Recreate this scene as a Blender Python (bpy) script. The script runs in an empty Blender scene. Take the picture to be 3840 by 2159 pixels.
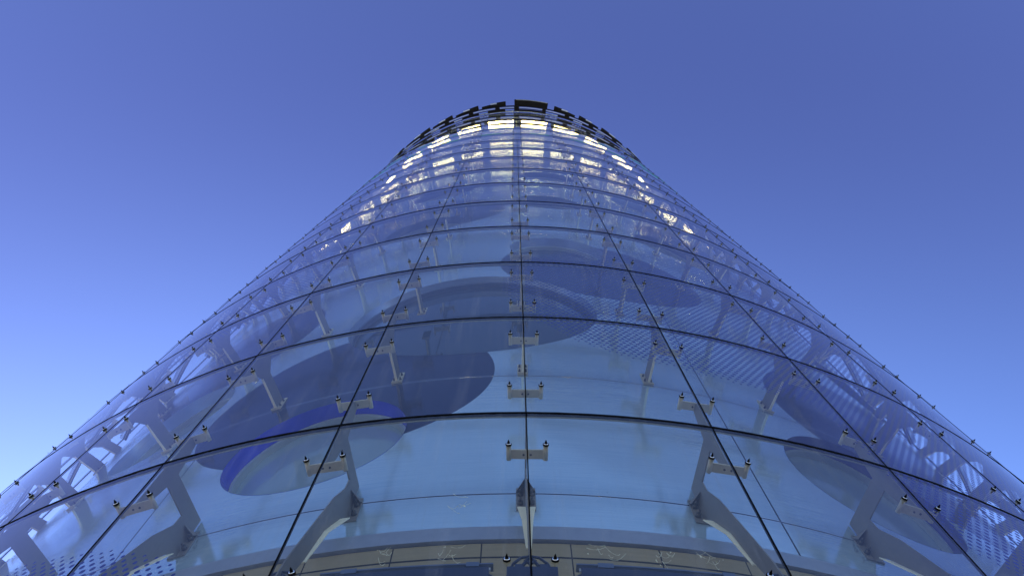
import bpy, bmesh, math, random
from mathutils import Vector, Matrix
random.seed(7)
SC = bpy.context.scene
C = SC.collection
rad = math.radians
GZ = 1.6                    # eye height above the ground
R, W = 11.666, 10.89        # glass skin radius, inner wall radius
PHI0, H0, DH = 0.50, 7.244, 3.0219
TOP = 52.62
CEIL = TOP + .85

# ------------------------------------------------------------------ scene
SC.view_settings.view_transform = 'Standard'
SC.view_settings.look = 'None'
SC.view_settings.exposure = 0
SC.render.engine = 'CYCLES'
cy = SC.cycles
cy.max_bounces = 24; cy.glossy_bounces = 16; cy.diffuse_bounces = 4
cy.transmission_bounces = 8; cy.transparent_max_bounces = 40
cy.use_denoising = True
cy.sample_clamp_indirect = 30.0
cy.blur_glossy = 0.3

# ------------------------------------------------------------------ materials
def new_mat(name):
    m = bpy.data.materials.new(name); m.use_nodes = True
    nt = m.node_tree; nt.nodes.clear()
    return m, nt, nt.nodes.new('ShaderNodeOutputMaterial')

def N(nt, t, **kw):
    n = nt.nodes.new(t)
    for k, v in kw.items():
        setattr(n, k, v)
    return n

def setv(n, **kw):
    for k, v in kw.items():
        n.inputs[k.replace('_', ' ')].default_value = v

def val(nt, op, a, b=None, c=None):
    n = nt.nodes.new('ShaderNodeMath'); n.operation = op
    for i, x in enumerate((a, b, c)):
        if x is None: continue
        if isinstance(x, (int, float)): n.inputs[i].default_value = x
        else: nt.links.new(x, n.inputs[i])
    return n.outputs[0]

def ss(nt, x, a, b):
    n = nt.nodes.new('ShaderNodeMapRange'); n.interpolation_type = 'SMOOTHSTEP'
    nt.links.new(x, n.inputs[0])
    n.inputs[1].default_value = a; n.inputs[2].default_value = b
    n.inputs[3].default_value = 0; n.inputs[4].default_value = 1
    return n.outputs[0]

def mixc(nt, f, a, b):
    n = nt.nodes.new('ShaderNodeMix'); n.data_type = 'RGBA'
    if isinstance(f, (int, float)): n.inputs[0].default_value = f
    else: nt.links.new(f, n.inputs[0])
    for s, x in ((6, a), (7, b)):
        if isinstance(x, tuple): n.inputs[s].default_value = x if len(x) == 4 else x + (1,)
        else: nt.links.new(x, n.inputs[s])
    return n.outputs[2]

def noise(nt, vec, scale, detail=3, rough=.5):
    n = nt.nodes.new('ShaderNodeTexNoise')
    n.inputs['Scale'].default_value = scale; n.inputs['Detail'].default_value = detail
    n.inputs['Roughness'].default_value = rough
    if vec is not None: nt.links.new(vec, n.inputs['Vector'])
    return n.outputs['Fac']

def polar(nt):
    """s (arc metres on the wall), z, from object coordinates"""
    tc = N(nt, 'ShaderNodeTexCoord')
    sp = N(nt, 'ShaderNodeSeparateXYZ'); nt.links.new(tc.outputs['Object'], sp.inputs[0])
    ny = val(nt, 'MULTIPLY', sp.outputs[1], -1.0)
    ph = val(nt, 'ARCTAN2', sp.outputs[0], ny)
    s = val(nt, 'MULTIPLY', ph, W)
    z = sp.outputs[2]
    cb = N(nt, 'ShaderNodeCombineXYZ')
    nt.links.new(s, cb.inputs[0]); nt.links.new(z, cb.inputs[2])
    return s, z, cb.outputs[0], tc.outputs['Object']

def scaled(nt, vec, sx, sy, sz):
    m = N(nt, 'ShaderNodeMapping'); m.inputs['Scale'].default_value = (sx, sy, sz)
    nt.links.new(vec, m.inputs['Vector']); return m.outputs[0]

def simple(name, col, rough=.5, metal=0, var=.12, scale=6, spec=.5, bump=0):
    m, nt, out = new_mat(name)
    b = N(nt, 'ShaderNodeBsdfPrincipled')
    tc = N(nt, 'ShaderNodeTexCoord')
    f = noise(nt, tc.outputs['Object'], scale, 5, .6)
    c1 = tuple(max(0, x * (1 - var)) for x in col); c2 = tuple(min(1, x * (1 + var)) for x in col)
    nt.links.new(mixc(nt, f, c1, c2), b.inputs['Base Color'])
    b.inputs['Roughness'].default_value = rough; b.inputs['Metallic'].default_value = metal
    b.inputs['Specular IOR Level'].default_value = spec
    if bump:
        bp = N(nt, 'ShaderNodeBump'); bp.inputs['Strength'].default_value = bump
        bp.inputs['Distance'].default_value = .02
        nt.links.new(noise(nt, tc.outputs['Object'], scale * 6, 4), bp.inputs['Height'])
        nt.links.new(bp.outputs[0], b.inputs['Normal'])
    nt.links.new(b.outputs[0], out.inputs[0])
    return m

def emissive(name, col, strength):
    m, nt, out = new_mat(name)
    e = N(nt, 'ShaderNodeEmission'); tc = N(nt, 'ShaderNodeTexCoord')
    f = noise(nt, tc.outputs['Object'], 3.0, 2)
    c2 = tuple(x * .8 for x in col)
    nt.links.new(mixc(nt, f, col, c2), e.inputs[0]); e.inputs[1].default_value = strength
    nt.links.new(e.outputs[0], out.inputs[0])
    return m

def glass_mat():
    m, nt, out = new_mat('clear_glass')
    g = N(nt, 'ShaderNodeNewGeometry')
    tc = N(nt, 'ShaderNodeTexCoord')
    bp = N(nt, 'ShaderNodeBump'); bp.inputs['Strength'].default_value = .5
    bp.inputs['Distance'].default_value = .0035
    nt.links.new(noise(nt, scaled(nt, tc.outputs['Object'], .9, .9, .55), 1.0, 2), bp.inputs['Height'])
    d = N(nt, 'ShaderNodeVectorMath', operation='DOT_PRODUCT')
    nt.links.new(g.outputs['Incoming'], d.inputs[0]); nt.links.new(g.outputs['Normal'], d.inputs[1])
    c = val(nt, 'ABSOLUTE', d.outputs['Value'])
    k = val(nt, 'POWER', val(nt, 'SUBTRACT', 1.0, c), 5.0)
    F = val(nt, 'MULTIPLY_ADD', k, .96, .04)
    Rr = val(nt, 'MULTIPLY', val(nt, 'DIVIDE', val(nt, 'MULTIPLY', F, 2.0), val(nt, 'ADD', F, 1.0)), val(nt, 'MULTIPLY_ADD', k, .45, .70))   # coated glass
    oi = N(nt, 'ShaderNodeObjectInfo')
    tr = N(nt, 'ShaderNodeBsdfTransparent')
    nt.links.new(mixc(nt, oi.outputs['Random'], (.93, .955, .96), (.975, .985, .98)), tr.inputs[0])
    gl = N(nt, 'ShaderNodeBsdfGlossy'); gl.inputs['Roughness'].default_value = 0.0
    gl.inputs[0].default_value = (.97, .97, 1, 1)
    wn = N(nt, 'ShaderNodeTexWhiteNoise', noise_dimensions='1D'); nt.links.new(oi.outputs['Random'], wn.inputs['W'])
    va = N(nt, 'ShaderNodeVectorMath', operation='MULTIPLY_ADD')
    nt.links.new(wn.outputs['Color'], va.inputs[0]); va.inputs[1].default_value = (.012, .012, .012)
    nt.links.new(bp.outputs[0], va.inputs[2])
    vb = N(nt, 'ShaderNodeVectorMath', operation='NORMALIZE'); nt.links.new(va.outputs[0], vb.inputs[0])
    nt.links.new(vb.outputs[0], gl.inputs['Normal'])
    mx = N(nt, 'ShaderNodeMixShader')
    nt.links.new(Rr, mx.inputs[0]); nt.links.new(tr.outputs[0], mx.inputs[1]); nt.links.new(gl.outputs[0], mx.inputs[2])
    # a film of dust
    df = N(nt, 'ShaderNodeBsdfDiffuse'); df.inputs[0].default_value = (.55, .55, .55, 1)
    dust = noise(nt, tc.outputs['Object'], 1.7, 6, .7)
    spk = ss(nt, noise(nt, tc.outputs['Object'], 38, 2, .5), .73, .80)
    fac = val(nt, 'ADD', val(nt, 'MULTIPLY', dust, .022), val(nt, 'ADD', val(nt, 'MULTIPLY', spk, .10),
              val(nt, 'MULTIPLY', ss(nt, noise(nt, scaled(nt, tc.outputs['Object'], 14, 14, .5), 1.0, 3, .6), .50, .78), .09)))
    mx2 = N(nt, 'ShaderNodeMixShader')
    nt.links.new(fac, mx2.inputs[0]); nt.links.new(mx.outputs[0], mx2.inputs[1]); nt.links.new(df.outputs[0], mx2.inputs[2])
    nt.links.new(mx2.outputs[0], out.inputs[0])
    return m

# circles on the inner wall: (phi in degrees, z, radius in metres)
SMALL = [(-12.7, 8.70, 1.12), (5.0, 17.77, 1.08), (23.3, 8.68, 1.13), (-29.6, 11.5, 1.1),
         (-13.0, 21.35, 1.08), (5.1, 23.9, 1.08), (22.6, 20.85, 1.1), (-12.7, 26.85, 1.05),
         (6.1, 29.4, 1.05), (22.9, 27.0, 1.1), (-30.0, 23.9, 1.1), (38.5, 14.7, 1.1)]
LARGE = [(-3.9, 13.15, 2.13)]
DISCS = [(-12.5, 10.33, 2.09), (9.5, 16.25, 2.12), (31.2, 10.95, 2.13), (-12.6, 22.75, 2.12),
         (-30.5, 14.4, 2.1), (29.3, 22.2, 2.1), (-3.5, 33.0, 2.1), (16.0, 33.5, 2.1)]

def wall_mat():
    m, nt, out = new_mat('blue_brushed_wall')
    s, z, sv, obj = polar(nt)
    zz = val(nt, 'SUBTRACT', z, GZ)
    # dark discs
    disc = None
    for (ph, zc, r) in DISCS:
        dx = val(nt, 'SUBTRACT', s, rad(ph) * W); dz = val(nt, 'SUBTRACT', zz, zc)
        d = val(nt, 'SQRT', val(nt, 'ADD', val(nt, 'MULTIPLY', dx, dx), val(nt, 'MULTIPLY', dz, dz)))
        f = val(nt, 'LESS_THAN', d, r)
        disc = f if disc is None else val(nt, 'MAXIMUM', disc, f)
    # joints: horizontal every storey, vertical every 36 degrees
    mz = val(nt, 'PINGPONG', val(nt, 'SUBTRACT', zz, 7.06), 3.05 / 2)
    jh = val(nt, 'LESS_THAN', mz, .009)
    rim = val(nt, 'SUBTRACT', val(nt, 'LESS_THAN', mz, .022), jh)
    ms = val(nt, 'PINGPONG', val(nt, 'SUBTRACT', s, rad(13.95) * W), rad(18) * W)
    jv = val(nt, 'LESS_THAN', ms, .009)
    joint = val(nt, 'MAXIMUM', jh, jv)
    br = ss(nt, noise(nt, scaled(nt, sv, 1.1, 1, 42), 1.0, 5, .7), .30, .70)
    br2 = noise(nt, scaled(nt, sv, 26, 1, 420), 1.0, 2, .5)
    big = noise(nt, sv, .6, 3, .5)
    brush = val(nt, 'ADD', val(nt, 'MULTIPLY', br, .55), val(nt, 'MULTIPLY', br2, .45))
    blue = mixc(nt, brush, (.46, .68, .82), (.78, .95, 1.0))
    blue = mixc(nt, val(nt, 'MULTIPLY', big, .5), blue, (.58, .78, .92))
    dark = mixc(nt, brush, (.016, .022, .085), (.032, .038, .13))
    col = mixc(nt, disc, blue, dark)
    # dirt below joints and spots
    spots = ss(nt, noise(nt, sv, 14, 3, .6), .70, .78)
    col = mixc(nt, val(nt, 'MULTIPLY', spots, .35), col, (.06, .08, .12))
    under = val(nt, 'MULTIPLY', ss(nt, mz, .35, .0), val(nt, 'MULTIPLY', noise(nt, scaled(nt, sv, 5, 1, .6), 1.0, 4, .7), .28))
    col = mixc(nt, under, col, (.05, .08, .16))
    col = mixc(nt, joint, col, (.012, .014, .02))
    col = mixc(nt, val(nt, 'MULTIPLY', rim, .5), col, (.7, .8, .95))  # bright reflection along the joints, painted into the colour
    b = N(nt, 'ShaderNodeBsdfPrincipled')
    nt.links.new(col, b.inputs['Base Color'])
    b.inputs['Metallic'].default_value = .7
    rg = val(nt, 'MULTIPLY_ADD', br, .09, .055)
    nt.links.new(rg, b.inputs['Roughness'])
    h = val(nt, 'ADD', val(nt, 'MULTIPLY', noise(nt, scaled(nt, sv, .55, 1, 1.1), 1.0, 2, .45), .006),
            val(nt, 'MULTIPLY', brush, .0003))
    h = val(nt, 'SUBTRACT', h, val(nt, 'MULTIPLY', joint, .004))
    bp = N(nt, 'ShaderNodeBump'); bp.inputs['Strength'].default_value = 1.0
    bp.inputs['Distance'].default_value = 1.0
    nt.links.new(h, bp.inputs['Height']); nt.links.new(bp.outputs[0], b.inputs['Normal'])
    nt.links.new(b.outputs[0], out.inputs[0])
    return m

def stone_mat():
    m, nt, out = new_mat('grey_cladding')
    s, z, sv, obj = polar(nt)
    zz = val(nt, 'SUBTRACT', z, GZ)
    ms = val(nt, 'PINGPONG', val(nt, 'SUBTRACT', s, rad(-1.6) * W), rad(2.06) * W)
    mz = val(nt, 'PINGPONG', val(nt, 'SUBTRACT', zz, 6.015), .9)
    j = val(nt, 'MAXIMUM', val(nt, 'LESS_THAN', ms, .006), val(nt, 'LESS_THAN', mz, .012))
    f = noise(nt, scaled(nt, sv, 3, 1, 30), 1.0, 5, .6)
    c = mixc(nt, f, (.22, .18, .105), (.32, .265, .16))
    sp = ss(nt, noise(nt, sv, 30, 3, .6), .62, .75)
    c = mixc(nt, val(nt, 'MULTIPLY', sp, .35), c, (.4, .37, .28))
    c = mixc(nt, j, c, (.008, .008, .01))
    b = N(nt, 'ShaderNodeBsdfPrincipled'); nt.links.new(c, b.inputs['Base Color'])
    b.inputs['Roughness'].default_value = .7; b.inputs['Specular IOR Level'].default_value = .12
    nt.links.new(b.outputs[0], out.inputs[0])
    return m

M_glass = glass_mat()
M_wall = wall_mat()
M_stone = stone_mat()
M_trim = simple('blue_grey_trim', (.26, .30, .38), .5, .3, .15, 8)
M_seal = simple('black_seal', (.004, .004, .005), .9, spec=.08)
M_edge = simple('glass_edge', (.34, .36, .30), .25, .3)
M_green = emissive('green_edge_glow', (.05, .9, .30), .6)  # light carried along the glass edges, imitated by emission
M_steel = simple('satin_steel', (.20, .185, .16), .5, .3, .14, 9, bump=.05)
M_cast = simple('cast_aluminium', (.50, .465, .34), .55, .05, .16, 14, bump=.08)
M_uplit = simple('uplit_cream', (.92, .85, .60), .6, 0, .12, 40)  # light from below on bracket undersides, put into a pale base colour
M_bolt = simple('bolt_steel', (.10, .095, .085), .4, .8)
M_black = simple('black_rubber', (.006, .006, .006), .8, spec=.1)
M_ring = simple('chrome_ring', (.75, .74, .70), .15, 1)
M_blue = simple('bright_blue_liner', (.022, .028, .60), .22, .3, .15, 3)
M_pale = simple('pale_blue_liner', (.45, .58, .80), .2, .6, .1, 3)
M_gasket = simple('grey_gasket', (.30, .37, .38), .4, .2)
M_darkgasket = simple('dark_gasket', (.05, .07, .13), .4, .2)
M_pane = simple('reflective_pane', (.26, .36, .42), .09, .32, .1, 2)
M_darkpane = simple('dark_pane', (.045, .07, .12), .05, .5, .2, 2)
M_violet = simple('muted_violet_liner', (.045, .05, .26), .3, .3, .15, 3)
M_frit = simple("blue_frit", (.003, .014, .20), .7, 0, .1, 2, spec=.1)
M_crown = simple('dark_bronze', (.012, .010, .008), .6, spec=.15)
M_alu = simple('pale_aluminium', (.62, .66, .72), .3, .4)
M_soffit = simple('soffit_panel', (.75, .78, .85), .4, .1)
M_navy = simple('navy_metal', (.020, .028, .065), .35, .4)
M_navylight = simple('grey_blue_metal', (.11, .14, .20), .3, .6)
M_lamp = emissive('lamp_diffuser', (1.0, .80, .32), 52)
M_housing = simple('lamp_housing', (.5, .5, .5), .4, .3)
M_web = simple('dusty_silk', (1.0, .95, .62), .6, 0, .2, 30)
M_roof = simple('roof_membrane', (.25, .25, .26), .7)

# ------------------------------------------------------------------ mesh helpers
class MB:
    def __init__(self):
        self.v = []; self.f = []; self.m = []; self.s = []
    def add(self, vs, fs, mi=0, smooth=False):
        o = len(self.v); self.v += [tuple(x) for x in vs]
        for f in fs:
            self.f.append(tuple(i + o for i in f)); self.m.append(mi); self.s.append(smooth)
    def box(self, x0, x1, y0, y1, z0, z1, mi=0, mat=None):
        vs = [Vector((x, y, z)) for x in (x0, x1) for y in (y0, y1) for z in (z0, z1)]
        if mat: vs = [mat @ v for v in vs]
        self.add(vs, [(0, 1, 3, 2), (4, 6, 7, 5), (0, 4, 5, 1), (2, 3, 7, 6), (0, 2, 6, 4), (1, 5, 7, 3)], mi)
    def tube(self, a, b, r0, r1=None, n=10, mi=0, caps=True):
        if r1 is None: r1 = r0
        a = Vector(a); b = Vector(b); d = (b - a).normalized()
        u = d.orthogonal().normalized(); w = d.cross(u)
        vs = []
        for p, r in ((a, r0), (b, r1)):
            for i in range(n):
                t = 2 * math.pi * i / n
                vs.append(p + u * (math.cos(t) * r) + w * (math.sin(t) * r))
        self.add(vs, [(i, (i + 1) % n, n + (i + 1) % n, n + i) for i in range(n)], mi, True)
        if caps:
            self.add(vs, [tuple(range(n - 1, -1, -1)), tuple(range(n, 2 * n))], mi)
    def arc(self, r0, r1, p0, p1, z0, z1, step=1.5, mi=0, mats=None):
        """curved box: radii r0<r1, degrees p0<p1"""
        n = max(1, int(math.ceil((p1 - p0) / step)))
        vs = []
        for i in range(n + 1):
            p = p0 + (p1 - p0) * i / n
            for r, z in ((r0, z0), (r1, z0), (r1, z1), (r0, z1)):
                vs.append(P(r, p, z))
        for i in range(n):
            a = 4 * i; b = a + 4
            for j in range(4):
                k = (j + 1) % 4
                self.add([vs[a + j], vs[a + k], vs[b + k], vs[b + j]], [(3, 2, 1, 0)], mi)
        self.add(vs[:4], [(0, 1, 2, 3)], mi); self.add(vs[-4:], [(3, 2, 1, 0)], mi)
    def prism(self, pts, t, mi=0):
        """polygon (r, z) in the radial plane of phi=0, thickness t"""
        n = len(pts)
        vs = [(-t / 2, -r, z) for r, z in pts] + [(t / 2, -r, z) for r, z in pts]
        fs = [tuple(range(n)), tuple(range(2 * n - 1, n - 1, -1))]
        fs += [(i, n + i, n + (i + 1) % n, (i + 1) % n) for i in range(n)]
        self.add(vs, fs, mi)
    def mesh(self, name, mats, weld=True):
        me = bpy.data.meshes.new(name)
        me.from_pydata(self.v, [], self.f)
        for m in mats: me.materials.append(m)
        me.polygons.foreach_set('material_index', self.m)
        me.polygons.foreach_set('use_smooth', self.s)
        bm = bmesh.new(); bm.from_mesh(me)
        if weld:
            bmesh.ops.remove_doubles(bm, verts=bm.verts, dist=1e-5)
            bmesh.ops.recalc_face_normals(bm, faces=bm.faces)
        bm.to_mesh(me); bm.free()
        me.update()
        return me

def P(r, phi, z):
    a = rad(phi)
    return Vector((r * math.sin(a), -r * math.cos(a), z + GZ))

def link(name, me, parent=None, loc=(0, 0, 0), rz=0):
    o = bpy.data.objects.new(name, me); C.objects.link(o)
    o.location = loc; o.rotation_euler = (0, 0, rz)
    if parent: o.parent = parent
    return o

def top(o, label, cat, group=None):
    o['label'] = label; o['category'] = cat
    if group: o['group'] = group
    return o

# ------------------------------------------------------------------ ground
def ground():
    m, nt, out = new_mat('plaza_paving')
    tc = N(nt, 'ShaderNodeTexCoord')
    bt = N(nt, 'ShaderNodeTexBrick')
    nt.links.new(tc.outputs['Object'], bt.inputs['Vector'])
    bt.inputs['Scale'].default_value = 1.2; bt.inputs['Mortar Size'].default_value = .01
    bt.inputs['Color1'].default_value = (.62, .54, .40, 1); bt.inputs['Color2'].default_value = (.52, .45, .34, 1)
    bt.inputs['Mortar'].default_value = (.12, .11, .1, 1)
    b = N(nt, 'ShaderNodeBsdfPrincipled'); nt.links.new(bt.outputs[0], b.inputs['Base Color'])
    b.inputs['Roughness'].default_value = .8
    nt.links.new(b.outputs[0], out.inputs[0])
    me = bpy.data.meshes.new('ground')
    S = 3000
    me.from_pydata([(-S, -S, 0), (S, -S, 0), (S, S, 0), (-S, S, 0)], [], [(0, 1, 2, 3)])
    me.materials.append(m)
    o = link('ground', me); o['kind'] = 'structure'
ground()

# ------------------------------------------------------------------ the tower
tower = bpy.data.objects.new('glass_tower', None); C.objects.link(tower)
tower.empty_display_size = 2
top(tower, 'round tower with a clear bolted glass skin over a blue metal wall with portholes', 'tower')

# --- inner wall with real round openings
def build_wall():
    mb = MB()
    z0, z1 = 6.44, CEIL + .1
    nphi = 240; nz = 46
    vs = []; fs = []
    for r in (W, W - .6):
        for j in range(nz + 1):
            z = z0 + (z1 - z0) * j / nz
            for i in range(nphi):
                vs.append(P(r, 360 * i / nphi, z))
    off = nphi * (nz + 1)
    for j in range(nz):
        for i in range(nphi):
            a = j * nphi + i; b = j * nphi + (i + 1) % nphi; c = b + nphi; d = a + nphi
            fs.append((a, b, c, d)); fs.append((off + a, off + d, off + c, off + b))
    for i in range(nphi):
        a, b = i, (i + 1) % nphi
        fs.append((a, off + a, off + b, b))
        t = nz * nphi
        fs.append((t + a, t + b, off + t + b, off + t + a))
    me = bpy.data.meshes.new('wall_raw'); me.from_pydata([tuple(v) for v in vs], [], fs); me.update()
    o = bpy.data.objects.new('wall_raw', me); C.objects.link(o)
    cb = MB()
    for (ph, zc, r) in SMALL + LARGE:
        n = 96
        pts = []
        for rr in (W + .25, W - .36):
            for k in range(n):
                t = 2 * math.pi * k / n
                pts.append(P(rr, ph + math.degrees(r * math.cos(t) / W), zc + r * math.sin(t)))
        f = [(k, (k + 1) % n, n + (k + 1) % n, n + k) for k in range(n)]
        # fan the ends
        c0 = len(pts); pts.append(P(W + .25, ph, zc)); pts.append(P(W - .36, ph, zc))
        f += [((k + 1) % n, k, c0) for k in range(n)] + [(n + k, n + (k + 1) % n, c0 + 1) for k in range(n)]
        cb.add(pts, f)
    cm = cb.mesh('cutter', [])
    co = bpy.data.objects.new('cutter', cm); C.objects.link(co)
    md = o.modifiers.new('b', 'BOOLEAN'); md.operation = 'DIFFERENCE'; md.object = co; md.solver = 'EXACT'
    dg = bpy.context.evaluated_depsgraph_get(); dg.update()
    res = bpy.data.meshes.new_from_object(o.evaluated_get(dg))
    bpy.data.objects.remove(o); bpy.data.objects.remove(co)
    res.name = 'inner_wall'
    res.materials.clear(); res.materials.append(M_wall)
    # radial normals on the outer face
    nor = []
    outer = []
    for p in res.polygons:
        isout = all(abs(math.hypot(*res.vertices[v].co[:2]) - W) < .01 for v in p.vertices)
        outer.append(isout)
        p.use_smooth = isout
    for p, io in zip(res.polygons, outer):
        for li in p.loop_indices:
            if io:
                c = res.vertices[res.loops[li].vertex_index].co
                l = math.hypot(c.x, c.y); nor.append((c.x / l, c.y / l, 0))
            else:
                nor.append(tuple(p.normal))
    res.normals_split_custom_set(nor)
    return link('inner_wall', res, tower)
wall = build_wall()
print('wall polys', len(wall.data.polygons))

# base trim and cladding below
mb = MB(); mb.arc(W - .4, W + .035, -180, 180, 6.235, 6.436, 2)
link('base_trim', mb.mesh('base_trim', [M_trim]), tower)
mb = MB(); mb.arc(W - .5, W, -180, 180, -GZ - .1, 6.22, 2)
link('cladding', mb.mesh('cladding', [M_stone]), tower)

# --- portholes
def disc_patch(mb, ph, zc, r, rr, mi=0, n=64, rings=6):
    vs = [P(rr, ph, zc)]
    for k in range(1, rings + 1):
        q = r * k / rings
        for i in range(n):
            t = 2 * math.pi * i / n
            vs.append(P(rr, ph + math.degrees(q * math.cos(t) / W), zc + q * math.sin(t)))
    fs = [(0, 1 + i, 1 + (i + 1) % n) for i in range(n)]
    for k in range(1, rings):
        a = 1 + (k - 1) * n; b = a + n
        fs += [(a + i, b + i, b + (i + 1) % n, a + (i + 1) % n) for i in range(n)]
    mb.add(vs, fs, mi, True)
def sleeve(mb, ph, zc, prof, mi=0, n=96):
    """revolve a profile of (rho, radial) pairs about the porthole's own axis"""
    for a, b in zip(prof, prof[1:]):
        vs = []
        for (q, rr) in (a, b):
            for i in range(n):
                t = 2 * math.pi * i / n
                vs.append(P(rr, ph + math.degrees(q * math.cos(t) / W), zc + q * math.sin(t)))
        mb.add(vs, [(i, (i + 1) % n, n + (i + 1) % n, n + i) for i in range(n)], mi, True)
for idx, (ph, zc, r) in enumerate(SMALL + LARGE):
    big = r > 1.5
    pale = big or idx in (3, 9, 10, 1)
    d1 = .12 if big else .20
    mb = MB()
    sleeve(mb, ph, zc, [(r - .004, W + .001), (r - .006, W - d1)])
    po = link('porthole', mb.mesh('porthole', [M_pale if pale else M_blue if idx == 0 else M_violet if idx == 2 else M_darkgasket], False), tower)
    if pale: po['label'] = 'pale blue porthole rim'
    mb = MB()
    sleeve(mb, ph, zc, [(r - .008, W - d1), (r - .05, W - d1 - .004), (r - .055, W - d1 - .09)])
    link('gasket', mb.mesh('gasket', [M_darkgasket if big else M_gasket], False), po)
    mb = MB()
    disc_patch(mb, ph, zc, r - .05, W - d1 - .085)
    link('pane', mb.mesh('pane', [M_pane if idx in (0, 2, 3) else M_darkpane]), po)

# --- glass skin
GAP_P = .045   # half joint, degrees
GAP_Z = .012
def panel_mesh(h):
    n = 8
    vs = []
    for i in range(n + 1):
        a = GAP_P + (9 - 2 * GAP_P) * i / n
        for z in (GAP_Z, h * .5, h - GAP_Z):
            v = P(R, a, z - GZ); vs.append(v)
    fs = []
    for i in range(n):
        for j in range(2):
            a = 3 * i + j
            fs.append((a, a + 3, a + 4, a + 1))
    me = bpy.data.meshes.new('glass_panel'); me.from_pydata([tuple(v) for v in vs], [], fs)
    me.materials.append(M_glass)
    for p in me.polygons: p.use_smooth = True
    nor = []
    for l in me.loops:
        c = me.vertices[l.vertex_index].co; q = math.hypot(c.x, c.y); nor.append((c.x / q, c.y / q, 0))
    me.normals_split_custom_set(nor)
    return me
pm = panel_mesh(DH)
rows = list(range(-2, 15))
cols = list(range(-7, 7))
def is_main(k, n): return -5 <= k <= 4 and -1 <= n <= 8
rest = MB()
for n in rows:
    for k in cols:
        z = H0 + DH * n
        if is_main(k, n):
            link('glass_panel', pm, tower, (0, 0, z + GZ), rad(PHI0 + 9 * k))
        else:
            mt = Matrix.Translation((0, 0, z + GZ)) @ Matrix.Rotation(rad(PHI0 + 9 * k), 4, 'Z')
            rest.add([mt @ v.co for v in pm.vertices], [tuple(p.vertices) for p in pm.polygons], 0, True)
me = bpy.data.meshes.new('glass_panel_upper'); me.from_pydata(rest.v, [], rest.f); me.materials.append(M_glass)
for p in me.polygons: p.use_smooth = True
nor = []
for l in me.loops:
    c = me.vertices[l.vertex_index].co; q = math.hypot(c.x, c.y); nor.append((c.x / q, c.y / q, 0))
me.normals_split_custom_set(nor)
o = link('glass_panel', me, tower); o['kind'] = 'stuff'; o['label'] = 'remaining clear glass panels of the upper storeys'

PA, PB = PHI0 - 63, PHI0 + 63
for n in range(-1, 16):
    z = H0 + DH * n
    mb = MB()
    q = .014 if n < 2 else .020 if n < 4 else .027
    mb.arc(R - (.045 if n < 2 else .060 if n < 4 else .085), R + .005, PA, PB, z - q, z + q + .002)
    mb.arc(R - .043, R - .030, PA, PB, z - q - .009, z - q - .001, mi=1)
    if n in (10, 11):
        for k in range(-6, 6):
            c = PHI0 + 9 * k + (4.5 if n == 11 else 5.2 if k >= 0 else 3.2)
            mb.arc(R - .034, R + .0085, c - 2.3, c + 2.1, z - .022, z + .004, mi=2)  # glowing strip for light in the glass edge
    link('joint_seal', mb.mesh('joint_seal', [M_seal, M_edge, M_green]), tower)
for k in range(-7, 8):
    p = PHI0 + 9 * k; w = math.degrees(.0052 / R)
    mb = MB()
    for n in range(-2, 15):
        z = H0 + DH * n
        mb.arc(R - .022, R + .0035, p - w, p + w, z + .030, z + DH - .029, mi=0)
    link('vertical_seal', mb.mesh('vertical_seal', [M_seal]), tower)

# --- point-fixed brackets
OF = math.radians(.82)
def fitting(mb, z, mi0=0, mi1=1):
    """outside button of a bolted fitting: black washer, bright ring and black cone"""
    mb.tube((0, -(R + .001), z), (0, -(R + .014), z), .028, .028, 14, mi0)
    mb.tube((0, -(R + .014), z), (0, -(R + .019), z), .0265, .019, 14, mi1)
    mb.tube((0, -(R + .019), z), (0, -(R + .028), z), .013, .012, 8, mi0)
    mb.tube((0, -(R + .028), z), (0, -(R + .052), z), .011, .003, 8, mi0)
fm = MB(); fitting(fm, 0)
FIT = fm.mesh('fitting', [M_black, M_ring])
def rot(k): return Matrix.Rotation(k, 4, 'Z')
def bar_mb(z, mb, m0=0, m1=1):
    mb.box(-.150, .150, -(R - .045), -(R - .135), z - .008, z + .008, m0)
    for s in (-1, 1):
        mt = rot(s * OF)
        a = mt @ Vector((0, -(R - .006), z)); b = mt @ Vector((0, -(R - .145), z))
        mb.tube(a, b, .023, .023, 12, m0)
    for s in (-.032, .032):
        mb.tube((s, -(R - .09), z - .008), (s, -(R - .09), z - .020), .012, .010, 8, m1)
    mb.box(-.062, .062, -(R - .05), -(R - .13), z - .013, z - .0085, m1 + 1)
def crossbar(z):
    mb = MB(); bar_mb(z, mb); return mb.mesh('crossbar', [M_cast, M_bolt, M_cast])
BAR_LO, BAR_UP = crossbar(-.68), crossbar(.68)
def plate_pts():
    return [(W + .012, -.11), (11.36, -.13), (11.50, -.30), (11.535, -.66), (11.62, -.66), (11.625, .66),
            (11.545, .66), (11.50, .42), (11.34, .17), (W + .012, .20)]
def plate_big():
    return [(W + .012, -.50), (11.02, -.62), (11.22, -1.15), (11.34, -1.75), (11.50, -2.36), (11.60, -2.36),
            (11.56, -2.05), (11.44, -1.48), (11.26, -.66), (11.14, -.30), (11.13, -.12), (11.47, -.12), (11.535, -.66), (11.62, -.66), (11.625, .66),
            (11.53, .72), (11.46, .14), (W + .012, .14)]
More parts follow.
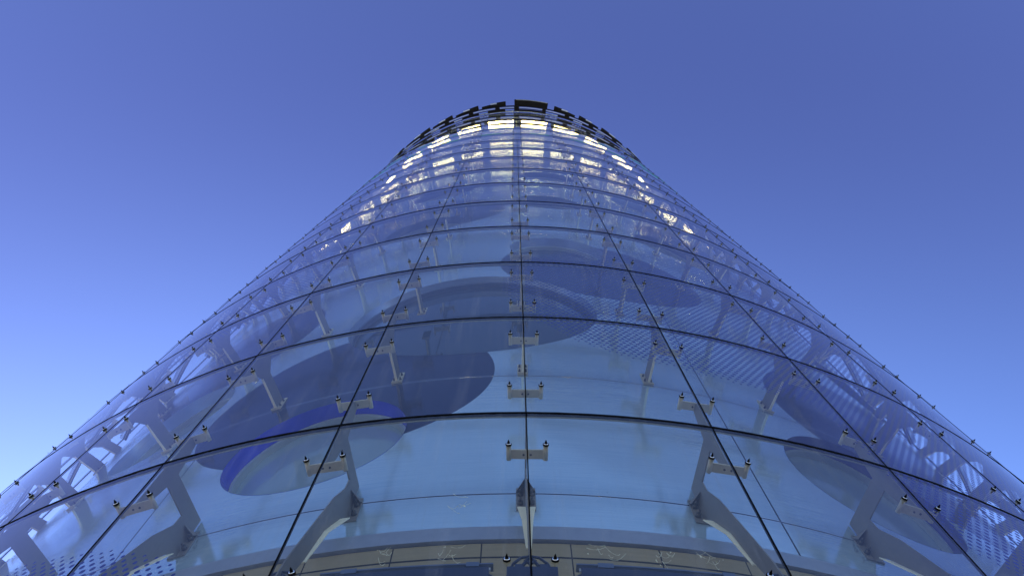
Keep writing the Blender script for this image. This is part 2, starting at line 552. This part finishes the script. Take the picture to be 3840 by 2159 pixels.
def bracket_mb(mb, big):
    mb.prism(plate_big() if big else plate_pts(), .014, 0)
    if not big:  # strip added along the stem, its pale colour stands for the uplit lower edge
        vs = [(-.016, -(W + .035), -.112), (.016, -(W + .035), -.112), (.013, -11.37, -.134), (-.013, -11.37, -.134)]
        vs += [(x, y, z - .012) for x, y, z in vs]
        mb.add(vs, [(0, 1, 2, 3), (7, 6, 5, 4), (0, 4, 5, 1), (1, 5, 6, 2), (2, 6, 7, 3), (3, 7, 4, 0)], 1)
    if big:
        # stiffening flange on the lower edge of the diagonal, seen from below, uplight painted in
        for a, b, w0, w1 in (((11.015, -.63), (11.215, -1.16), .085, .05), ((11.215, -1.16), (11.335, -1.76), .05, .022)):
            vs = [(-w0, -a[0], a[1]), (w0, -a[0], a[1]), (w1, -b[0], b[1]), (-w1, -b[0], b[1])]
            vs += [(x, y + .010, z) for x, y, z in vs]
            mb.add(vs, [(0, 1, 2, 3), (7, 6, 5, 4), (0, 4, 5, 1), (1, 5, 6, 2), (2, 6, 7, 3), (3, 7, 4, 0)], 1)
def foot_mb(mb, big, m=0, b=1):
    if big:
        w = .095; z0, z1 = -.50, -.10
        mb.prism([(W + .002, 0)] * 0 or [(W + .002, z0), (W + .014, z0), (W + .014, z1), (W + .002, z1)], 2 * w, m)
        for s in (-1, 1):
            vs = [(s * .010, -(W + .014), -.10), (s * w, -(W + .014), -.17), (s * w, -(W + .05), -.24), (s * .010, -(W + .15), -.16)]
            vs += [(x, y, z + .010) for x, y, z in vs]
            mb.add(vs, [(0, 1, 2, 3), (7, 6, 5, 4), (0, 4, 5, 1), (1, 5, 6, 2), (2, 6, 7, 3), (3, 7, 4, 0)], m)
            for z in (-.24, -.40):
                mb.tube((s * .055, -(W + .014), z), (s * .055, -(W + .050), z), .030, .026, 8, b)
                mb.tube((s * .055, -(W + .050), z), (s * .055, -(W + .085), z), .014, .012, 8, b)
    else:
        w = .070
        mb.prism([(W + .002, -.13), (W + .014, -.13), (W + .014, .22), (W + .002, .22)], 2 * w, m)
        mb.prism([(W + .014, -.132), (W + .030, -.132), (W + .030, -.110), (W + .014, -.110)], 2 * w, m)
        for s in (-1, 1):
            for z in (-.04, .12):
                mb.tube((s * .043, -(W + .014), z), (s * .043, -(W + .055), z), .018, .008, 8, b)
def mk(fn, name, mats, *a):
    mb = MB(); fn(mb, *a); return mb.mesh(name, mats)
PL_B = mk(bracket_mb, 'support_bracket', [M_steel, M_uplit], True)
PL_S = mk(bracket_mb, 'support_bracket', [M_steel, M_uplit], False)
FT_B = mk(foot_mb, 'foot_plate', [M_steel, M_bolt], True)
FT_S = mk(foot_mb, 'foot_plate', [M_cast, M_bolt], False)
restb = MB()
def bake(mb, me, mt, base):
    mb_off = len(mb.v)
    mb.v += [tuple(mt @ v.co) for v in me.vertices]
    for p in me.polygons:
        mb.f.append(tuple(i + mb_off for i in p.vertices)); mb.m.append(base[p.material_index]); mb.s.append(p.use_smooth)
for n in range(0, 10):
    for k in range(-6, 7):
        z = H0 + DH * n; a = rad(PHI0 + 9 * k)
        big = (n == 0)
        if -5 <= k <= 4:
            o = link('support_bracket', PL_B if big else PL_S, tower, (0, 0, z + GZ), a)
            if big: o['label'] = 'long bracket reaching down to the lower glass'
            link('foot_plate', FT_B if big else FT_S, o)
            link('crossbar', BAR_LO, o); link('crossbar', BAR_UP, o)
            for zz in (-.68, .68):
                for s in (-1, 1):
                    link('fitting', FIT, o, (0, 0, zz), s * OF)
        else:
            mt = Matrix.Translation((0, 0, z + GZ)) @ rot(a)
            bake(restb, PL_S, mt, [0, 1]); bake(restb, FT_S, mt, [1, 2])
            bake(restb, BAR_LO, mt, [1, 2, 1]); bake(restb, BAR_UP, mt, [1, 2, 1])
            for zz in (-.68, .68):
                for s in (-1, 1):
                    bake(restb, FIT, mt @ Matrix.Translation((0, 0, zz)) @ rot(s * OF), [3, 4])
me = restb.mesh('support_bracket_rest', [M_steel, M_cast, M_bolt, M_black, M_ring])
o = link('support_bracket', me, tower); o['kind'] = 'stuff'
ftop = MB()
for n in range(10, 16):
    for k in range(-6, 7):
        mt = Matrix.Translation((0, 0, H0 + DH * n + GZ)) @ rot(rad(PHI0 + 9 * k))
        for zz in (-.68, .68) if n < 15 else (-.68,):
            for s in (-1, 1):
                bake(ftop, FIT, mt @ Matrix.Translation((0, 0, zz)) @ rot(s * OF), [0, 1])
o = link('fitting', ftop.mesh('fitting_top', [M_black, M_ring]), tower); o['kind'] = 'stuff'

# --- blue frit dots printed on the inner face of the glass
def inside(poly, x, y):
    c = False; n = len(poly); j = n - 1
    for i in range(n):
        xi, yi = poly[i]; xj, yj = poly[j]
        if (yi > y) != (yj > y) and x < (xj - xi) * (y - yi) / (yj - yi) + xi: c = not c
        j = i
    return c
KX = rad(1) * R
def edge_dist(poly, x, y):
    best = 9
    n = len(poly)
    for i in range(n):
        ax, ay = poly[i][0] * KX, poly[i][1]; bx, by = poly[(i + 1) % n][0] * KX, poly[(i + 1) % n][1]
        px, py = x * KX - ax, y - ay; dx, dy = bx - ax, by - ay
        t = max(0, min(1, (px * dx + py * dy) / (dx * dx + dy * dy)))
        best = min(best, math.hypot(px - t * dx, py - t * dy))
    return best
FRIT = [
 [(-1.1, 11.7), (-.98, 11.45), (.82, 10.4), (1.27, 10.12), (3.37, 9.46), (6, 9.0), (10.6, 8.72), (13.6, 8.60), (17.0, 8.52),
  (17.6, 8.0), (18, 7.2), (18.1, 6.5), (18.8, 5.95), (20.1, 5.74), (26, 5.5), (34, 5.6), (43, 6), (43, 13), (36, 14.0), (28, 14.3), (21, 14.46),
  (19, 14.6), (16.8, 14.97), (13.9, 15.12), (10.5, 15), (6, 14.55), (3.3, 14.0), (1.4, 13.66), (0, 13), (-.8, 12.4)],
 [(-11.3, 4.5), (-12.1, 5.1), (-13.5, 5.35), (-15.8, 5.63), (-17.7, 5.76), (-20.5, 5.9), (-22, 5.86), (-25, 5.6), (-28, 5.0), (-30, 4.5), (-30, 3.6), (-12, 3.6)],
 [(-.2, 20.8), (-1.6, 20.2), (-4.9, 19.5), (-8.7, 19.0), (-11.4, 18.7), (-13.9, 18.1), (-14.8, 17), (-15.7, 15.2), (-16.8, 14.3), (-17.6, 14.0),
  (-22, 12.6), (-30, 11.4), (-43, 10.5), (-43, 19.5), (-30, 19.2), (-24, 19.4), (-18.8, 20.4), (-15, 22.0), (-12.6, 22.8), (-10.4, 23.1), (-5.8, 23.2), (-1.8, 23.2), (-.1, 22.4)],
 [(-6.5, 27.5), (-1.5, 26.3), (-.3, 27.5), (-1, 31), (-6, 32)],
]
fd = MB()
PITCH, ROW = .43, .0735
for pi_, poly in enumerate(FRIT):
    x0 = min(p[0] for p in poly); x1 = max(p[0] for p in poly); y0 = min(p[1] for p in poly); y1 = max(p[1] for p in poly)
    j = 0; y = y0
    while y < y1:
        i = 0; x = x0 + (PITCH / 2 if j % 2 else 0)
        while x < x1:
            # keep clear of the joints
            kk = ((x - PHI0 + 4.5) % 9) - 4.5
            zz = ((y - H0 + DH / 2) % DH) - DH / 2
            if abs(kk) > .16 and abs(zz) > .045 and inside(poly, x, y):
                d = edge_dist(poly, x, y)
                r = .015 + .0120 * min(1, d / .22)
                n = 8
                vs = [P(R - .0025, x + math.degrees(r * math.cos(2 * math.pi * q / n) / R), y + r * math.sin(2 * math.pi * q / n)) for q in range(n)]
                fd.add(vs, [tuple(range(n))], 0, False)
            x += PITCH
        y += ROW; j += 1
me = bpy.data.meshes.new('frit_dots'); me.from_pydata(fd.v, [], fd.f); me.materials.append(M_frit)
o = link('frit_dots', me, tower); o['kind'] = 'stuff'
print('dots', len(fd.f))

# --- top: soffit over the cavity, roof, crown gantry
mb = MB(); mb.arc(W - .6, R + .01, -180, 180, CEIL + .01, CEIL + .12, 2)
link('soffit', mb.mesh('soffit', [M_soffit]), tower)
mb = MB(); mb.tube((0, 0, CEIL + .05 + GZ), (0, 0, CEIL + .30 + GZ), W - .55, W - .55, 96)
link('roof', mb.mesh('roof', [M_roof]), tower)
def PC(u, p, dz):
    k = max(.015, 1 - (p / 40.5) ** 2)
    return P(R + .012 + u * k, p, 52.55 - 5.3 * (abs(p) / 39) ** 2.2 + dz)
def carc(mb, u0, u1, p0, p1, z0, z1, mi=0, f0=None, f1=None):
    n = max(1, int(math.ceil((p1 - p0) / .8))); vs = []
    for i in range(n + 1):
        t = i / n; p = p0 + (p1 - p0) * t
        a = u0 + (f0(t) if f0 else 0); b = u1 + (f1(t) if f1 else 0)
        vs += [PC(a, p, z0), PC(b, p, z0), PC(b, p, z1), PC(a, p, z1)]
    fs = []
    for i in range(n):
        a = 4 * i; b = a + 4
        fs += [(a + j, a + (j + 1) % 4, b + (j + 1) % 4, b + j) for j in range(4)]
    fs += [(0, 1, 2, 3), (4 * n + 3, 4 * n + 2, 4 * n + 1, 4 * n)]
    mb.add(vs, fs, mi)
for (u0, u1, z0, z1, m) in ((.16, .20, 0, .12, M_crown), (.235, .275, 0, .06, M_alu), (.31, .38, 0, .16, M_crown), (.04, .065, 0, .08, M_crown)):
    mb = MB(); carc(mb, u0, u1, -39.3, 39.3, z0, z1)
    link('crown_rail', mb.mesh('crown_rail', [m]), tower)
for (c, w, uo, sk) in ((4.85, 9.9, .75, 0), (-6.3, 7.2, .56, .08), (-14.4, 7.0, .55, .10), (-21.9, 6.2, .55, .08), (-29.6, 7.6, .60, .05), (-36.4, 4.6, .62, .05),
                       (15.0, 6.4, .57, -.09), (22.4, 6.0, .56, -.08), (29.6, 6.6, .62, -.05), (36.6, 4.4, .62, -.05)):
    a0, a1 = c - w / 2, c + w / 2
    mb = MB()
    step = (lambda t: sk * (t - .5) * 1.2 + (.05 if (t > .55 and sk > 0) or (t < .45 and sk < 0) else 0)) if sk else None
    carc(mb, .36, uo, a0, a1, -.02, .20, 0, None, step)
    if sk == 0:
        carc(mb, uo - .03, uo + .012, a0 + .5, a1 - .2, -.045, -.025, 1)
    else:
        carc(mb, uo - .02, uo + .06, c - 1.0, c + .9, -.05, -.025, 2)
    link('crown_panel', mb.mesh('crown_panel', [M_crown, M_edge, M_alu]), tower)
    mb = MB()
    if sk == 0:
        carc(mb, .03, .15, a0 - .1, a1 - .2, -.10, 0)
        carc(mb, .14, .37, a0 - .1, a0 + 1.4, -.06, 0); carc(mb, .14, .37, a1 - 1.4, a1 - .3, -.06, 0)
    else:
        q = c + 1.2
        carc(mb, .02, .16, q - w * .45, q + w * .30, -.10, 0)
        carc(mb, .14, .33, q - .9, q + .5, -.06, 0)
    link('crown_clamp', mb.mesh('crown_clamp', [M_crown]), tower)

# --- dark actuator gear low down behind the glass
for k in range(-4, 5):
    c = PHI0 + 9 * k
    mb = MB()
    mb.arc(R - .10, R - .075, c - .83, c + .93, 3.95, 4.88)
    mb.arc(R - .13, R - .10, c - .55, c - .25, 4.88, 4.945)
    mb.arc(R - .13, R - .10, c + .32, c + .62, 4.88, 4.945)
    for s in (-1, 1):
        pts = [P(R - .12, c + s * (.85 + .0), 4.80), P(R - .12, c + s * .62, 4.97), P(R - .12, c + s * .33, 5.045), P(R - .12, c + s * .05, 5.06), P(R - .12, c - s * .20, 5.00)]
        for a, b in zip(pts, pts[1:]): mb.tube(a, b, .011, .011, 6)
        pts = [P(R - .11, c + s * .30, 4.93), P(R - .11, c + s * .15, 4.985), P(R - .11, c - s * .05, 4.96)]
        for a, b in zip(pts, pts[1:]): mb.tube(a, b, .013, .013, 6)
    po = link('hinge_plate', mb.mesh('hinge_plate', [M_navy]), tower)
    mb = MB()
    for s in (-1, 1):
        mb.box(-.052, .052, -.004, .004, -.010, .010, 0, Matrix.Translation(P(R - .07, c + s * .52, 4.70)) @ rot(rad(c)))
    link('catch', mb.mesh('catch', [M_navylight]), po)
    for s in (-1, 1):
        f_ = link('fitting', FIT, po, (0, 0, H0 - DH + .68 - .06 + GZ), rad(c) + s * OF)
for k in range(-4, 4):
    a0 = PHI0 + 9 * k
    mb = MB()
    mb.arc(R - .15, R - .09, a0 + 1.75, a0 + 7.55, 4.78, 4.90)
    mb.arc(R - .14, R - .10, a0 + 2.3, a0 + 7.0, 4.60, 4.78)
    for s, q0, q1 in ((1, a0 + .95, a0 + 1.9), (-1, a0 + 7.4, a0 + 8.1)):
        e0, e1 = (4.72, 4.86) if s > 0 else (4.86, 4.72)
        for i in range(4):
            t0, t1 = i / 4, (i + 1) / 4
            mb.tube(P(R - .12, q0 + (q1 - q0) * t0, e0 + (e1 - e0) * t0), P(R - .12, q0 + (q1 - q0) * t1, e0 + (e1 - e0) * t1), .022, .022, 6)
    po = link('blind_box', mb.mesh('blind_box', [M_navy]), tower)
    mb = MB()
    mb.arc(R - .155, R - .092, a0 + 1.6, a0 + 7.7, 4.935, 4.95)
    mb.arc(R - .135, R - .120, a0 + 1.7, a0 + 7.6, 4.905, 4.935, mi=1)
    mb.arc(R - .16, R - .085, a0 + 2.35, a0 + 2.9, 4.905, 4.955)
    mb.arc(R - .16, R - .085, a0 + 6.75, a0 + 7.2, 4.905, 4.955)
    link('blind_rail', mb.mesh('blind_rail', [M_navylight, M_alu]), po)

# ------------------------------------------------------------------ lamps under the soffit
SP = 11.25
names = {0: 'lit ceiling light just right of the central glass seam, under the large dark crown box', -1: 'lit ceiling light just left of the central glass seam',
         1: 'second lit ceiling light to the right of the central seam', -2: 'second lit ceiling light to the left of the central seam',
         2: 'third lit ceiling light to the right of the central seam', -3: 'third lit ceiling light to the left of the central seam',
         3: 'rightmost lit ceiling light at the tower edge', -4: 'leftmost lit ceiling light at the tower edge'}
for i in range(-8, 8):
    c = 6.5 + SP * i
    hw = 4.3 if i in (-1, 0, 1) else 4.0
    mb = MB(); mb.arc(W + .03, W + .37, -hw - .15, hw + .15, .028, .10)
    o = link('ceiling_light', mb.mesh('ceiling_light', [M_housing]), None, (0, 0, CEIL - .1), rad(c))
    top(o, names.get(i, 'lit ceiling light out of sight round the ' + ('left' if i < 0 else 'right') + ' flank of the tower'), 'ceiling light', 'lit ceiling lights under the rim of the tower')
    r1 = .24 if i in (-1, 0) else .16
    mb = MB(); mb.arc(W + .04, W + r1, -hw, hw, 0, .026)
    link('diffuser', mb.mesh('diffuser', [M_lamp]), o)

# ------------------------------------------------------------------ cobwebs on the ledge
def cobweb(ph, z, w, h, label, seed):
    g = random.Random(seed); mb = MB()
    def pt(u, v, d=.35): return P(W + d * .35, ph + u, z + v)
    for j in range(6):
        u0 = g.uniform(-w, w * .3); v0 = g.uniform(-h, h); u1 = u0 + g.uniform(.2, w * 1.1); v1 = v0 + g.uniform(-h, h) * .7
        sag = g.uniform(.01, .05); n = 6; prev = None
        for i in range(n + 1):
            t = i / n
            p = pt(u0 + (u1 - u0) * t, v0 + (v1 - v0) * t - sag * 4 * t * (1 - t) + g.uniform(-.004, .004), .3 + .06 * math.sin(j + t * 2))
            if prev is not None: mb.tube(prev, p, g.uniform(.0006, .0022), None, 4, caps=False)
            prev = p
    for j in range(3):
        c = pt(g.uniform(-w, w), g.uniform(-h, h))
        s = g.uniform(.005, .011)
        vs = [c + Vector((g.uniform(-s, s), g.uniform(-s, s), g.uniform(-s, s))) * 1.4 for _ in range(6)]
        mb.add(vs, [(0, 1, 2), (0, 2, 3), (0, 3, 4), (0, 4, 1), (5, 2, 1), (5, 3, 2), (5, 4, 3), (5, 1, 4)])
    o = link('cobweb', mb.mesh('cobweb', [M_web]))
    top(o, label, 'cobweb', 'cobwebs low down behind the glass')
cobweb(3.9, 6.0, .8, .10, 'long sagging cobweb strand just right of the central bracket', 1)
cobweb(6.6, 5.92, .5, .12, 'small tangled cobweb midway along the right ledge', 2)
cobweb(8.6, 6.05, .7, .12, 'pale dusty cobweb nearest the right long bracket', 3)
cobweb(-3.0, 5.98, .6, .14, 'bright tangled cobweb on the left ledge nearest the central bracket', 4)
cobweb(-5.9, 5.95, .35, .10, 'short wispy cobweb between the left bracket and a tangled one', 5)
cobweb(-2.8, 6.75, .6, .14, 'few thin web strands on the blue wall left of centre', 6)

# ------------------------------------------------------------------ sky, sun, camera
SUN_AZ, SUN_EL = rad(-33), rad(18)
wd = bpy.data.worlds.new('World'); SC.world = wd; wd.use_nodes = True
nt = wd.node_tree; nt.nodes.clear()
ow = N(nt, 'ShaderNodeOutputWorld'); bg = N(nt, 'ShaderNodeBackground')
sky = N(nt, 'ShaderNodeTexSky'); sky.sky_type = 'NISHITA'; sky.sun_disc = False
sky.sun_elevation = SUN_EL; sky.sun_rotation = SUN_AZ
sky.altitude = 0; sky.air_density = 1.0; sky.dust_density = .7; sky.ozone_density = 1.6
SKY_TINT = (1.5, 1.4, 2.5)
mul = N(nt, 'ShaderNodeMix', data_type='RGBA', blend_type='MULTIPLY'); mul.inputs[0].default_value = 1
nt.links.new(sky.outputs[0], mul.inputs[6])
# the sky pales and turns from violet to azure away from the zenith
wt = N(nt, 'ShaderNodeTexCoord'); wsp = N(nt, 'ShaderNodeSeparateXYZ'); nt.links.new(wt.outputs['Generated'], wsp.inputs[0])
yp = val(nt, 'MAXIMUM', wsp.outputs[1], 0.0)
bk = ss(nt, wsp.outputs[1], 0.0, -.5)
y2 = val(nt, 'MINIMUM', val(nt, 'MULTIPLY', yp, yp), .30)
cc = N(nt, 'ShaderNodeCombineXYZ')
for i, (t, g, q) in enumerate(zip(SKY_TINT, (4.2, 6.2, 4.6), (.45, .56, .06))):
    nt.links.new(val(nt, 'MULTIPLY', val(nt, 'MULTIPLY', val(nt, 'MULTIPLY_ADD', y2, g, 1.0), t), val(nt, 'MULTIPLY_ADD', bk, q, 1.0)), cc.inputs[i])
nt.links.new(cc.outputs[0], mul.inputs[7])
nt.links.new(mul.outputs[2], bg.inputs[0]); bg.inputs[1].default_value = .113
nt.links.new(bg.outputs[0], ow.inputs[0])

sl = bpy.data.lights.new('sun', 'SUN'); sl.energy = 5.0; sl.angle = rad(.5); sl.color = (1, .9, .74)
so = bpy.data.objects.new('sun', sl); C.objects.link(so)
sd = Vector((math.sin(SUN_AZ) * math.cos(SUN_EL), math.cos(SUN_AZ) * math.cos(SUN_EL), math.sin(SUN_EL)))
so.rotation_euler = (-sd).to_track_quat('-Z', 'Y').to_euler(); so.location = sd * 100

cd = bpy.data.cameras.new('camera'); cam = bpy.data.objects.new('camera', cd); C.objects.link(cam)
SC.camera = cam
F, TH, ROLL, YAW = 2028.859, .27801759, .01132122, .01515239
cd.sensor_width = 36; cd.lens = F / 2575 * 36; cd.clip_start = .05; cd.clip_end = 8000
s, c = math.sin(TH), math.cos(TH)
def yw(v): return Vector((v.x * math.cos(YAW) - v.y * math.sin(YAW), v.x * math.sin(YAW) + v.y * math.cos(YAW), v.z))
fw, up, rt = yw(Vector((0, s, c))), yw(Vector((0, -c, s))), yw(Vector((1, 0, 0)))
cr, sr = math.cos(ROLL), math.sin(ROLL)
ix = rt * cr + up * sr; iy = up * cr - rt * sr
mt = Matrix((ix, iy, -fw)).transposed().to_4x4()
cam.matrix_world = Matrix.Translation((0, -15, GZ)) @ mt
